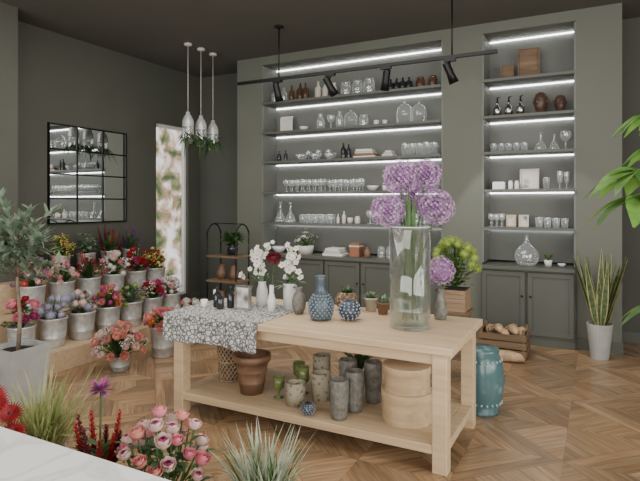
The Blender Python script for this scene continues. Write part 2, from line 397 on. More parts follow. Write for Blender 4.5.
def row(kind,x0,x1,n,z,h,ws=1,y=6.62,dep=1):
    out=[]
    for j in range(dep):
        for i in range(n): out.append((kind,x0+(x1-x0)*(i/(max(1,n-1))),y+j*.11,z,h*U(.96,1.04),ws))
    return out
z1,z2,z3,z4,z5=ZS; z6=.88
def frame(name,x,y,z,w,h,kf,ka,t=.02,lean=.08):
    m=MB(); bt=.018 if w<.25 else .03
    for (a,b,c,d) in((x-w/2,x+w/2,z,z+bt),(x-w/2,x+w/2,z+h-bt,z+h),(x-w/2,x-w/2+bt,z+bt,z+h-bt),(x+w/2-bt,x+w/2,z+bt,z+h-bt)): 
        m.box(a,b,y+lean*(c-z),y+t+lean*(c-z),c+.001,d+.001,kf)
    m.box(x-w/2+bt,x+w/2-bt,y+t*.5+lean*h*.4,y+t*.9+lean*h*.4,z+bt,z+h-bt,ka)
    m.obj(name)
items('spirit_bottle_set',[('bottle',-3.92,6.62,z1,.24),('bottle',-3.80,6.66,z1,.27,1.2),('bottle',-3.68,6.6,z1,.25)],'amber')
items('cream_bottle_set',[('bottle',-3.5,6.64,z1,.26,1.1),('bottle',-3.38,6.62,z1,.24),('vase',-3.24,6.62,z1,.2)],'cream')
items('glass_bottle_group',row('bottle',-4.2,-4.05,2,z1,.22,1.4),'glass')
items('glass_jar_set',row('jar',-3.06,-2.72,3,z1,.2),'glass')
items('dark_bottle_set',row('bottle',-2.50,-2.17,5,z1,.17,1.6),'smoke')
items('round_jar_set',row('jar',-2.02,-1.86,2,z1,.15),'amber')
frame('white_picture_frame',-4.05,6.68,z2,.20,.24,'white','art')
items('white_cup_set',row('bowl',-3.72,-3.62,1,z2,.06,1.1),'white')
items('white_cup_set',row('cup',-2.62,-2.5,2,z2,.07),'white')
items('glass_vase_group',[('vase',-3.45,6.62,z2,.22,1.2),('wine',-3.3,6.64,z2,.2),('vase',-3.15,6.6,z2,.23),('dome',-3.0,6.65,z2,.25),('jar',-2.8,6.62,z2,.16)],'glass')
items('glass_cloche_pair',[('dome',-2.24,6.65,z2,.30,.9),('dome',-2.05,6.65,z2,.28,.9)],'glass',18)
items('small_dark_jug_set',[('vase',-4.15,6.65,z3,.15),('bottle',-4.02,6.62,z3,.16)],'smoke')
items('dark_oil_bottle_pair',[('bottle',-3.1,6.62,z3,.22),('bottle',-3.02,6.62,z3,.2)],'smoke')
items('glass_bowl_set',row('bowl',-3.75,-3.3,3,z3,.09,1.05)+row('wine',-3.72,-3.4,3,z3,.15,1,6.76),'glass')
m=MB()
for i in range(4): m.box(-2.93+.01*i,-2.62-.02*i,6.56,6.76,z3+.001+.03*i,z3+.028+.03*i,['paper','redbox','cream','paper'][i],rz=.05*i)
m.obj('book_stack',.002)
m=MB()
for i in range(4): m.box(-2.55+.02*i,-2.38-.01*i,6.6,6.76,z3+.001+.022*i,z3+.02+.022*i,['cream','paper'][i%2])
m.obj('book_stack')
items('tumbler_set',row('tumbler',-2.22,-1.84,5,z3,.16,.8,6.6,2),'glass')
items('wine_glass_set',row('wine',-3.98,-3.42,7,z4,.17,1.1,6.58,2),'glass')
items('champagne_flute_set',row('flute',-3.3,-2.85,6,z4,.16,1.1,6.6,2),'glass')
items('white_bowl_and_cups',[('bowl',-2.68,6.64,z4,.07,1.2),('cup',-2.5,6.62,z4,.07),('cup',-2.40,6.64,z4,.07)],'white')
items('tumbler_set',row('tumbler',-2.26,-1.82,5,z4,.12,1,6.6,2),'glass')
items('decanter_pair',[('decanter',-4.12,6.64,z5,.30,.85),('decanter',-3.94,6.62,z5,.29,.85)],'glass',18)
items('tumbler_set',row('tumbler',-3.72,-3.3,5,z5,.12,1.1,6.58,2),'glass')
items('cream_candlestick_group',[('bottle',-3.18,6.62,z5,.13),('bottle',-3.1,6.64,z5,.17),('cup',-3.0,6.62,z5,.08),('jar',-2.9,6.64,z5,.1)],'cream')
items('stemware_set',row('wine',-2.7,-2.2,6,z5,.18,1,6.6,2),'glass')
items('glass_jar_set',row('jar',-2.06,-1.85,3,z5,.14,.9),'glass')
items('white_serving_bowl',[('bowl',-4.12,6.6,z6,.09,1.2)],'white')
m=MB()
for i in range(3): m.box(-3.36+.02*i,-3.06-.03*i,6.5,6.74,z6+.001+.035*i,z6+.033+.035*i,['paper','cream','paper'][i])
m.obj('white_book_stack',.002)
m=MB(); m.box(-2.98,-2.84,6.55,6.7,z6+.001,z6+.18,'redbox'); m.box(-2.985,-2.835,6.545,6.705,z6+.13,z6+.15,'cream'); m.obj('russet_gift_box',.003)
m=MB()
m.lathe((-3.68,6.60,z6+.001),[(.001,0),(.10,0),(.12,.12),(.10,.12),(.001,.1)],'cream',16)
for i in range(46):
    a=R()*6.3; e=U(.3,1.4); d=Vector((math.cos(a)*math.cos(e),math.sin(a)*math.cos(e)*.6,math.sin(e))); Ls=U(.12,.26); p=Vector((-3.68,6.6,z6+.1))
    m.tube([p,p+d*Ls],.003,'leaf',4); (m.daisy(p+d*Ls,d,.04,7,'wpetal',lift=.3) if i%2 else m.leaf(p+d*Ls*.5,d,.10,.04,'graygr'))
m.obj('white_flower_arrangement')
items('small_glass_jar_group',row('jar',-2.55,-1.95,6,z6,.15,.9),'glass')
items('terracotta_jar',[('jar',-2.72,6.55,z6,.13,.9)],'terra')
frame('brown_picture_frame',-.735,6.66,z1,.24,.36,'brown','crate')
frame('brown_picture_frame',-.98,6.7,z1,.15,.20,'brown','crate')
m=MB()
for x in(-1.08,-.95,-.82):
    m.lathe((x,6.62,z2+.001),[(.001,0),(.045,0),(.045,.1),(.03,.12),(.018,.13),(.018,.16)],'chrome',14); m.lathe((x,6.62,z2+.161),[(.018,0),(.01,.03),(.008,.07),(.001,.075)],'smoke',10); m.tube([(x,6.62,z2+.225),(x+.03,6.62,z2+.235)],.006,'black')
m.obj('soap_dispenser_set')
def bust(name,x,y,z,s,rz):
    m=MB(); vs=[];fs=[];n=32;k=26
    for j in range(k+1):
        ph=math.pi*j/k
        for i in range(n):
            a=2*math.pi*i/n; cx=math.cos(a);q=max(0.0,math.sin(ph))
            r=1.0; zz=math.cos(ph)
            front=max(0,cx)**6
            nose=.32*max(0,1-((zz+.05)/.28)**2)*max(0,cx)**40
            brow=.08*math.exp(-((zz-.28)/.1)**2)*front
            eye=-.10*math.exp(-((zz-.13)/.1)**2)*math.exp(-((abs(a if a<math.pi else 2*math.pi-a)-.38)/.18)**2)
            lips=.11*math.exp(-((zz+.48)/.09)**2)*max(0,cx)**20
            chin=.12*math.exp(-((zz+.78)/.15)**2)*front
            r+=nose+brow+eye+lips+chin
            jaw=1-.12*max(0,-zz); q=q**.7
            X=r*q*cx*(1 if cx>0 else 1.12); Y=r*q*math.sin(a)*.84*jaw
            ca,sa=math.cos(rz),math.sin(rz)
            vs.append((x+s*(X*ca-Y*sa),y+s*(X*sa+Y*ca),z+s*(1.55+zz*1.25)))
    for j in range(k):
        for i in range(n): fs.append((j*n+i,j*n+(i+1)%n,(j+1)*n+(i+1)%n,(j+1)*n+i))
    m.add(vs,fs,'bronze',True)
    m.lathe((x,y,z+.001),[(.001,0),(s*.9,0),(s*.85,s*.12),(s*.68,s*.25),(s*.62,s*1.0)],'bronze',16)
    for sd in(-1,1):
        ca,sa=math.cos(rz),math.sin(rz); yy=sd*s*.86; m.ball((x-yy*sa,y+yy*ca,z+s*1.6),s*.18,'bronze',8,6,1.5)
    m.obj(name)
bust('bust_sculpture',-.60,6.62,z2,.09,-1.9); bust('bust_sculpture',-.40,6.64,z2,.074,-1.3)
items('tumbler_set',row('tumbler',-1.12,-.78,5,z3,.1,1,6.6,2),'glass')
items('glass_decanter_set',[('decanter',-.60,6.62,z3,.21),('decanter',-.46,6.62,z3,.18),('wine',-.34,6.62,z3,.21)],'glass')
frame('dark_picture_frame',-.73,6.68,z4,.21,.24,'cream','art')
m=MB(); m.box(-1.13,-.99,6.58,6.7,z4+.001,z4+.09,'white'); m.obj('white_gift_box',.004)
items('candle_jar_pair',row('jar',-.93,-.86,2,z4,.10,.7),'white')
items('tall_glass_pair',[('tumbler',-.54,6.6,z4,.13,.8),('flute',-.40,6.62,z4,.2),('flute',-.33,6.62,z4,.19)],'glass')
items('goblet_set',row('wine',-1.15,-1.03,3,z5,.15,.8,6.6,2),'glass')
items('tumbler_set',row('tumbler',-.62,-.35,4,z5,.11,1,6.6,2),'glass')
frame('small_picture_frame',-.93,6.66,z5,.11,.14,'oak','art'); frame('small_picture_frame',-.79,6.66,z5,.11,.14,'cream','art')
items('round_glass_flask',[('flask',-.75,6.6,z6,.36,.80)],'glass',24)
m=MB(); m.lathe((-.52,6.6,z6+.001),[(.001,0),(.035,0),(.045,.07),(.04,.07),(.001,.06)],'white',14)
for i in range(24):
    a=R()*6.3; d=Vector((math.cos(a)*.6,math.sin(a)*.6,1)); m.leaf((-.52,6.6,z6+.06),d,U(.06,.13),.025,'leaf',.2,3)
m.obj('small_potted_plant')
items('white_soap_dish',[('bowl',-.38,6.6,z6,.035,1.3)],'white')

# ---------------------------------------------------------------- mirror
m=MB(); y0,y1,a,b=4.27,5.47,1.345,2.58; x=XL+.001
m.box(x,x+.02,y0,y1,a,b,'mirror')
for i in range(4): yy=y0+(y1-y0)*i/3; m.box(x+.0,x+.03,yy-.009,yy+.009,a-.009,b+.009,'black')
for i in range(5): zz=a+(b-a)*i/4; m.box(x+.0,x+.029,y0-.009,y1+.009,zz-.009,zz+.009,'black')
m.obj('gridded_wall_mirror')

# ---------------------------------------------------------------- track lights
m=MB(); ty=5.46; tz=3.09
m.box(-4.01,-.89,ty-.018,ty+.018,tz-.017,tz+.017,'black')
for x in(-3.41,-1.335): m.tube([(x,ty,tz),(x,ty,H-.001)],.008,'black'); m.lathe((x,ty,H-.021),[(.001,0),(.05,0),(.05,.02),(.001,.02)],'black',16)
for (x,dx,dy,dz) in((-3.43,.12,.25,-1),(-2.725,.45,.2,-.9),(-2.05,-.25,.3,-1),(-1.356,.35,.35,-1)):
    m.box(x-.06,x+.06,ty-.02,ty+.02,tz-.045,tz-.017,'black'); m.tube([(x,ty,tz-.04),(x,ty,tz-.10)],.008,'black')
    t,u,w=basis((dx,dy,dz)); c=Vector((x,ty,tz-.16))
    m.lathe(c-w*.11,[(.001,0),(.038,0),(.04,.01),(.04,.13),(.052,.22),(.048,.22),(.038,.19),(.001,.185)],'black',18,axis=w)
    m.lathe(c+w*.078,[(.001,0),(.03,0),(.03,.004)],'led',12,axis=w)
m.obj('ceiling_track_light')

# ---------------------------------------------------------------- pendants with plants
for (x,y,zz) in((-4.85,5.49,2.80),(-4.85,5.75,2.79),(-4.86,6.02,2.76)):
    m=MB(); m.lathe((x,y,H-.031),[(.001,0),(.05,.0),(.055,.01),(.055,.03),(.001,.03)],'cream',16)
    m.tube([(x,y,H-.03),(x,y,zz)],.0045,'cream')
    m.lathe((x,y,zz-.19),[(.078,0),(.078,.05),(.07,.10),(.05,.14),(.03,.17),(.028,.2),(.001,.205)],'zinc',18)
    m.lathe((x,y,zz-.42),[(.001,0),(.05,.01),(.075,.06),(.078,.14),(.072,.23)],'glass',18)
    m.lathe((x,y,zz-.41),[(.001,0),(.045,.01),(.065,.07),(.001,.08)],'soil',14)
    for i in range(40):
        a=R()*6.3; d=Vector((math.cos(a),math.sin(a),U(-.2,.9))); m.leaf((x,y,zz-.30),d,U(.10,.26),.03,'leaf' if i%2 else 'leafd',U(.4,1.2),4)
    m.obj('pendant_lamp_with_plant')

# ---------------------------------------------------------------- display table
m=MB(); tx0,tx1,ty0,ty1,TZ=-2.93,-.75,3.07,3.98,.76
for i in range(4):
    w=(ty1-ty0)/4; m.box(tx0,tx1,ty0+i*w+.0005,ty0+(i+1)*w-.0005,TZ-.045,TZ,'oak')
for a in(tx0+.04,tx1-.13):
    for b in(ty0+.04,ty1-.13): m.box(a,a+.09,b,b+.09,0,TZ-.045,'oak')
m.box(tx0+.13,tx1-.13,ty0+.055,ty0+.08,TZ-.12,TZ-.045,'oak'); m.box(tx0+.13,tx1-.13,ty1-.08,ty1-.055,TZ-.12,TZ-.045,'oak')
m.box(tx0+.055,tx0+.08,ty0+.13,ty1-.13,TZ-.12,TZ-.045,'oak'); m.box(tx1-.08,tx1-.055,ty0+.13,ty1-.13,TZ-.12,TZ-.045,'oak')
SZ=.165
m.box(tx0+.13,tx1-.13,ty0+.045,ty1-.045,SZ-.055,SZ,'oak'); m.box(tx0+.05,tx0+.13,ty0+.13,ty1-.13,SZ-.055,SZ,'oak'); m.box(tx1-.13,tx1-.05,ty0+.13,ty1-.13,SZ-.055,SZ,'oak')
m.obj('wooden_display_table',.005)
m=MB(); n=60; xa,xb=tx0-.012,-2.09; vs=[];fs=[]
m.box(xa,xb,ty0-.008,ty1-.25,TZ+.001,TZ+.007,'cloth')
for i in range(n+1):
    t=i/n; x=xa+(xb-xa)*t
    for j in range(6):
        q=j/5; wv=math.sin(t*26+1)*.010*q+.004; vs.append((x,ty0-.008-wv,TZ+.006-(.19+.012*math.sin(t*9)+.008*abs(math.sin(t*50)))*q))
fs=[(i*6+j,(i+1)*6+j,(i+1)*6+j+1,i*6+j+1) for i in range(n) for j in range(5)]
m.add(vs,fs,'cloth',True); vs=[]
for i in range(n+1):
    t=i/n; y=ty0-.01+(ty1-.25-ty0)*t
    for j in range(6):
        q=j/5; vs.append((xa-.003-math.sin(t*24)**2*.012*q,y,TZ+.006-.17*q))
m.add(vs,fs,'cloth',True); m.obj('crochet_tablecloth')

# ---------------------------------------------------------------- table-top objects
CZ=TZ+.008
m=MB(); c=(-1.78,3.42,TZ+.001)
m.lathe(c,[(.001,0),(.065,0),(.083,.03),(.088,.10),(.076,.15),(.05,.19),(.036,.22),(.040,.25),(.038,.29),(.046,.315),(.038,.315),(.03,.28),(.03,.2)],'blue',28)
for i in range(9):
    z=.015+.019*i; rr=[.073,.083,.087,.088,.089,.087,.08,.07,.057][i]
    for j in range(16):
        a=(j+.5*(i%2))*2*math.pi/16; m.ball((c[0]+rr*math.cos(a),c[1]+rr*math.sin(a),TZ+z+.01),.0085,'bdot',6,4)
m.obj('blue_hobnail_vase')
m=MB(); m.lathe((-2.02,3.52,TZ+.001),[(.001,0),(.03,0),(.05,.05),(.055,.1),(.04,.15),(.022,.17),(.03,.2),(.022,.2),(.018,.17)],'taupe',22); m.obj('small_taupe_vase')
def dotball(name,x,y,z,r):
    m=MB(); m.lathe((x,y,z+.001),[(.001,0)]+[(r*math.sin(t),r*.9-r*.9*math.cos(t)) for t in(.5,.8,1.1,1.4,1.7,2.0,2.3,2.6)]+[(r*.35,r*1.8),(r*.3,r*1.7)],'navy',24)
    for i in range(7):
        t=.6+i*.3
        k=max(6,int(16*math.sin(t)))
        for j in range(k):
            a=2*math.pi*(j+.5*(i%2))/k; m.ball((x+r*math.sin(t)*math.cos(a),y+r*math.sin(t)*math.sin(a),z+r*.9-r*.9*math.cos(t)),r*.08,'lavd',6,4)
    m.obj(name)
dotball('round_dotted_vase',-1.59,3.50,TZ,.08)
m=MB(); m.lathe((-1.76,3.82,TZ+.001),[(.001,0),(.05,0),(.085,.04),(.09,.09),(.07,.13),(.05,.14)],'wick',22)
for i in range(36):
    a=R()*6.3; m.leaf((-1.76,3.82,TZ+.12),(math.cos(a),math.sin(a),U(.3,2)),U(.06,.13),.022,'leafd' if i%2 else 'leaf',.2,3)
m.obj('wicker_pot_with_succulent')
for (x,y,r,h,k) in((-1.58,3.88,.05,.09,'cream'),(-1.45,3.80,.045,.08,'terra'),(-1.36,3.92,.05,.10,'white')):
    m=MB(); m.lathe((x,y,TZ+.001),[(.001,0),(r*.75,0),(r,h),(r*1.08,h),(r*1.08,h+.012),(r*.9,h+.012),(r*.85,h*.9),(.001,h*.9)],k,18)
    for i in range(34):
        a=R()*6.3; m.leaf((x,y,TZ+h*.95),(math.cos(a),math.sin(a),U(.3,2.5)),U(.06,.12),.024,'leaf' if i%2 else 'graygr',.2,3)
    m.obj('small_potted_succulent')
Rv=Vector((.8862,.4633,0)); Fv=Vector((-.4633,.8862,0))
m=MB(); vx,vy=-1.138,3.49
m.lathe((vx,vy,TZ+.001),[(.001,.0),(.13,0),(.137,.01),(.137,.68),(.131,.68),(.131,.03),(.001,.025)],'vglass',36)
m.lathe((vx,vy,TZ+.03),[(.001,0),(.128,0),(.128,.17),(.001,.17)],'water',30)
m.lathe((vx,vy,TZ+.676),[(.129,0),(.139,0),(.139,.008),(.129,.008),(.129,0)],'chromeg',36)
heads=[(-.060,1.775,0.02,.118),(.115,1.795,.05,.105),(.170,1.575,-.04,.118),(-.150,1.55,-.02,.112),(.03,1.66,.12,.08)]
for (r,z,f,rad) in heads:
    top=Vector((vx,vy,0))+Rv*r+Fv*f+Vector((0,0,z)); bt=Vector((vx-r*.35,vy-f*.4,TZ+.05)); mid=bt.lerp(top,.55)
    pts=[bt,bt.lerp(mid,.5),mid,mid.lerp(top,.5)+Rv*(r*.06),top]
    m.tube(pts,.006,'leaf',6); m.pom(top,rad,300,'purple',6,.115,.97,k2='purpl2',inner=False); m.pom(top,rad*.8,120,'purpd',5,.11,.97,inner=False); m.ball(top,rad*.35,'purpd',8,6)
for i in range(14):
    a=R()*6.3; bt=Vector((vx+U(-.05,.05),vy+U(-.05,.05),TZ+.05)); m.leaf(bt,(math.cos(a)*.12,math.sin(a)*.12,1),U(.6,.95),.028,'leaf',0,5)
m.obj('tall_glass_vase_of_alliums')
m=MB(); c=Vector((-1.02,3.83,TZ+.001)); m.lathe(c,[(.001,0),(.04,0),(.05,.06),(.03,.15),(.02,.2),(.026,.22),(.02,.22)],'taupe',18)
m.tube([c+Vector((0,0,.1)),c+Vector((0,0,.30))],.005,'leaf'); m.pom(c+Vector((0,0,.35)),.10,220,'purple',6,.13,1,k2='purpl2'); m.obj('single_allium_vase')

def orchid(name,x,y,vase,stems,vk='white',kk='wpetal'):
    m=MB(); m.lathe((x,y,CZ),vase,vk,20); zt=CZ+vase[-1][1]
    for (dx,dy,hh,n) in stems:
        p0=Vector((x,y,zt-.05)); p3=Vector((x+dx,y+dy,CZ+hh))
        f=lambda t: p0.lerp(p3,t)+Vector((-dx*.5*math.sin(t*math.pi),0,math.sin(t*math.pi)*.09))
        m.tube([f(i/8) for i in range(9)],.0035,'leaf',5)
        for i in range(n):
            t=1-i*.75/n; q=f(t)+Vector((U(-.03,.03),U(-.03,.02),U(-.03,.03)))
            m.daisy(q,(U(-.6,.9),-1,U(-.3,.9)),U(.020,.036),5,kk,'yellow',.2,.8)
    for i in range(26):
        a=R()*6.3; m.leaf((x,y,zt-.03),(math.cos(a),math.sin(a),U(.3,2.2)),U(.08,.2),.035,'graygr' if i%2 else 'leaf',.4,4)
    m.obj(name)
tallv=[(.001,0),(.04,0),(.05,.05),(.045,.13),(.03,.18),(.032,.2)]
orchid('white_orchid_vase',-2.42,3.62,tallv,[(-.15,.02,.40,9),(-.04,-.05,.33,7),(.03,.05,.49,9),(-.19,-.05,.24,7),(-.09,.02,.46,7)])
orchid('white_orchid_vase',-2.17,3.64,[(.001,0),(.05,0),(.055,.1),(.055,.2)],[(.08,.0,.38,8),(.14,-.03,.27,7),(-.05,0,.50,8),(-.02,-.04,.35,6),(.04,0,.45,7)])
m=MB(); m.lathe((-2.24,3.48,CZ),[(.001,0),(.03,0),(.035,.08),(.018,.14),(.018,.2)],'white',16); m.tube([(-2.24,3.48,CZ+.1),(-2.22,3.48,CZ+.38)],.004,'leaf'); m.rose((-2.22,3.48,CZ+.41),(.2,-.5,1),.05,'dred'); m.leaf((-2.23,3.48,CZ+.28),(1,-.3,.5),.09,.04,'leafd'); m.obj('red_rose_in_bottle_vase')
frame('silver_photo_frame',-2.46,3.40,CZ,.15,.19,'chrome','art')
items('dark_perfume_bottle_set',[('bottle',-2.72,3.42,CZ,.16,1.1),('bottle',-2.64,3.36,CZ,.14,1.2),('bottle',-2.60,3.44,CZ,.17,1.0)],'smoke')
items('white_candlestick_pair',[('flute',-2.80,3.5,CZ,.12,1),('cup',-2.80,3.36,CZ,.06)],'white')

# ---------------------------------------------------------------- objects on lower shelf
def L(name,x,y,prof,k,seg=24,rib=0,amp=0,z=SZ):
    m=MB(); m.lathe((x,y,z+.001),prof,k,seg,rib,amp); return m.obj(name)
m=MB(); bx,by=-2.66,3.52
for d in(1,-1):
    for i in range(18):
        pts=[]
        for j in range(9):
            t=j/8; a=2*math.pi*i/18+d*t*2.2; rr=.089+.018*t; pts.append((bx+rr*math.cos(a),by+rr*math.sin(a),SZ+.01+t*.30))
        m.tube(pts,.0055,'cane',5)
for zz,rr in((.010,.087),(.16,.097),(.31,.107)):
    m.tube([(bx+rr*math.cos(2*math.pi*j/24),by+rr*math.sin(2*math.pi*j/24),SZ+zz) for j in range(25)],.009,'cane',6)
m.lathe((bx,by,SZ+.001),[(.001,0),(.078,0),(.080,.02),(.088,.29),(.08,.29),(.07,.02)],'crate',24)
m.obj('woven_basket')
L('terracotta_pot',-2.34,3.36,[(.001,0),(.085,0),(.10,.08),(.104,.083),(.104,.093),(.102,.096),(.113,.16),(.118,.165),(.118,.175),(.116,.18),(.125,.24),(.14,.24),(.145,.26),(.145,.29),(.125,.29),(.11,.2),(.001,.05)],'terra',32)
for (x,y,h,r) in((-2.10,3.66,.18,.045),(-1.98,3.52,.2,.04),(-2.10,3.36,.15,.04)):
    L('green_glass_goblet',x,y,[(.001,0),(r,0),(.012,.01),(.01,h*.3),(r,h*.5),(r*1.1,h),(r,h),(r*.8,h*.55)],'glassg',18)
L('moss_stone_planter',-1.92,3.30,[(.001,0),(.065,0),(.07,.08),(.07,.16),(.058,.16),(.055,.05)],'moss',20)
L('moss_stone_planter',-1.80,3.46,[(.001,0),(.065,0),(.072,.1),(.072,.2),(.06,.2),(.055,.05)],'moss',20)
L('moss_stone_planter',-1.94,3.74,[(.001,0),(.065,0),(.07,.1),(.07,.24),(.06,.24),(.055,.05)],'moss',20)
for (x,y,h,r) in((-1.54,3.22,.26,.064),(-1.50,3.38,.28,.064),(-1.62,3.54,.30,.064),(-1.45,3.60,.29,.062)):
    L('ribbed_gray_vase',x,y,[(.001,0),(r*.8,0),(r*.85,h*.1),(r*.95,h*.5),(r*1.0,h*.92),(r*.95,h),(r*.85,h),(r*.7,h*.5),(.001,.03)],'taupe',48,16,.045)
dotball('round_dotted_vase',-1.75,3.17,SZ,.048)
m=MB()
m.lathe((-1.135,3.42,SZ+.001),[(.001,0),(.165,0),(.165,.15),(.172,.15),(.172,.20),(.001,.20)],'oak',44); m.obj('round_wooden_box',.002)
m=MB(); m.lathe((-1.135,3.42,SZ+.202),[(.001,0),(.15,0),(.15,.12),(.157,.12),(.157,.165),(.001,.165)],'oak',44); m.obj('round_wooden_box',.002)
m=MB(); c=Vector((-1.66,3.80,SZ+.001)); m.lathe(c,[(.001,0),(.05,0),(.07,.12),(.06,.12),(.001,.11)],'terra',20)
for i in range(80):
    a=R()*6.3; m.leaf(c+Vector((0,0,.11)),(math.cos(a),math.sin(a),U(1,3)),U(.14,.32),.035,'leaf' if i%2 else 'leafd',.4,4)
m.obj('potted_fern')

# ---------------------------------------------------------------- teal garden stool, plant stand, crate
m=MB(); m.lathe((-.80,4.22,0.001),[(.001,0),(.12,0),(.125,.02),(.118,.04),(.15,.12),(.165,.24),(.15,.38),(.12,.45),(.125,.47),(.12,.49),(.001,.50)],'teal',36)
for zz,rr in((.09,.142),(.41,.142)):
    for j in range(22):
        a=2*math.pi*j/22; m.ball((-.80+rr*math.cos(a),4.22+rr*math.sin(a),zz),.010,'teal2',6,4)
m.obj('ceramic_garden_stool')
m=MB(); cx,cy=-1.17,4.90
for dx in(-.12,.09):
    for dy in(-.12,.09): m.box(cx+dx,cx+dx+.03,cy+dy,cy+dy+.03,0,.60,'crate')
m.box(cx-.14,cx+.14,cy-.14,cy+.14,.60,.63,'crate'); m.box(cx-.12,cx+.12,cy-.12,cy+.12,.2,.22,'crate'); m.obj('wooden_plant_stand',.003)
m=MB()
for i in range(5): m.box(cx-.115,cx+.115,cy-.115,cy+.115,.631+i*.038,.631+i*.038+.036,'potwood')
m.box(cx-.105,cx+.105,cy-.105,cy+.105,.80,.824,'soil')
for i in range(44):
    a=R()*6.3; e=U(.0,1.4); d=Vector((math.cos(a)*math.cos(e),math.sin(a)*math.cos(e),math.sin(e)*1.1)); p=Vector((cx,cy,.83)); q=p+Vector((d.x*.22,d.y*.22,.08+d.z*.32))
    m.tube([p,p.lerp(q,.5)+Vector((0,0,.03)),q],.004,'leaf',5); m.pom(q,U(.03,.05),60,'lime',4,.26,k2='leafy')
for i in range(110):
    a=R()*6.3; p=Vector((cx,cy,.83))+Vector((math.cos(a)*U(0,.12),math.sin(a)*U(0,.12),U(0,.28))); m.leaf(p,(math.cos(a),math.sin(a),U(.1,1)),U(.08,.13),.05,'leafy' if i%3 else 'leaf',.3,4)
m.obj('potted_green_hydrangea')
m=MB(); cx,cy=-.90,5.95
for sx in(-.24,.225): 
    for z in(.02,.10,.18): m.box(cx+sx,cx+sx+.015,cy-.16,cy+.16,z,z+.065,'crate')
for sy in(-.175,.16):
    for z in(.02,.10,.18): m.box(cx-.24,cx+.24,cy+sy,cy+sy+.015,z,z+.065,'crate')
m.box(cx-.225,cx+.225,cy-.16,cy+.16,0.001,.02,'crate')
for a in(-.225,.195):
    for b in(-.16,.13): m.box(cx+a,cx+a+.03,cy+b,cy+b+.03,.02,.30,'crate')
for i in range(7):
    a=-.15+.05*i; b=U(-.06,.06); q=U(-.6,.6); p=Vector((cx+a,cy+b,.23+.02*(i%3))); d=Vector((math.sin(q)*.11,math.cos(q)*.11,U(-.01,.04)))
    m.tube([p-d,p-d*.75,p-d*.3,p+d*.3,p+d*.75,p+d],[.012,.035,.048,.048,.035,.012],['bread','wick','bread'][i%3],12)
m.obj('wooden_crate_of_bread_loaves',.002)
m=MB(); m.tube([(-1.02,5.58,.035),(-.98,5.60,.05),(-.90,5.64,.058),(-.80,5.66,.058),(-.70,5.66,.05),(-.66,5.65,.04)],[.012,.04,.056,.055,.04,.012],'bread',14); m.obj('bread_loaf')

# ---------------------------------------------------------------- snake plant
m=MB(); c=Vector((.0,6.22,0.001)); m.lathe(c,[(.001,0),(.085,0),(.125,.36),(.11,.36),(.105,.33),(.001,.33)],'conc',24,sm=False)
m.lathe(c+Vector((0,0,.33)),[(.001,0),(.10,0)],'soil',16)
for i in range(24):
    a=R()*6.3; rr=U(0,.06); p=c+Vector((rr*math.cos(a),rr*math.sin(a),.32)); d=Vector((math.cos(a)*U(.03,.34),math.sin(a)*U(.03,.25),1)).normalized(); LL=U(.5,.84); sd=Vector((math.cos(a+1.3+R()),math.sin(a+1.3+R()),0))
    nrm=sd.cross(d).normalized()*.002
    m.leaf(p+nrm,d,LL,.075,'snakeY',.02,7,.25,.75,sd); m.leaf(p-nrm,d,LL*.98,.05,'snake',.02,7,.25,.75,sd); m.leaf(p+nrm*3,d,LL*.98,.05,'snake',.02,7,.25,.75,sd)
m.obj('potted_snake_plant')

# ---------------------------------------------------------------- right foreground plant
m=MB(); c=Vector((.60,3.35,.001)); m.lathe(c,[(.001,0),(.16,0),(.21,.42),(.19,.42),(.18,.38),(.001,.38)],'conc',28); 
stems=[(-.28,-.05,2.06,.24,.07,9),(-.34,.05,1.76,.32,.15,7),(-.22,.15,1.92,.26,.09,9),(-.36,-.12,1.60,.30,.15,6),(-.20,-.2,1.28,.22,.11,6),(-.25,0,1.05,.24,.10,6),(.2,.2,1.8,.28,.1,8),(.3,-.2,1.5,.28,.1,8),(.1,.3,2.0,.28,.1,8),(-.05,.1,2.15,.25,.06,9)]
for (dx,dy,h,LL,WW,cnt) in stems:
    p0=c+Vector((dx*.05,dy*.05,.38)); p3=c+Vector((dx,dy,h)); pts=[]
    for i in range(9):
        t=i/8; pts.append(Vector((p0.x+(p3.x-p0.x)*t**1.8,p0.y+(p3.y-p0.y)*t**1.8,p0.z+(p3.z-p0.z)*math.sin(t*math.pi/2))))
    m.tube(pts,[.012-.001*i for i in range(9)],'leaf',6)
    out=Vector((dx,dy,0)).normalized(); sd=Vector((-out.y,out.x,0))
    for i in range(cnt):
        a=-1.6+3.2*i/(cnt-1); d=(out*math.cos(a)+sd*math.sin(a)+Vector((0,0,.35)))
        m.leaf(pts[-1]+out*.02,d,LL*(.75+.35*math.cos(a)),WW,'bright' if i%3 else 'leaf',.75,7,.25,side=d.cross(Vector((0,0,1)))+Vector((0,0,U(-.5,.5))))
m.obj('potted_broadleaf_plant')

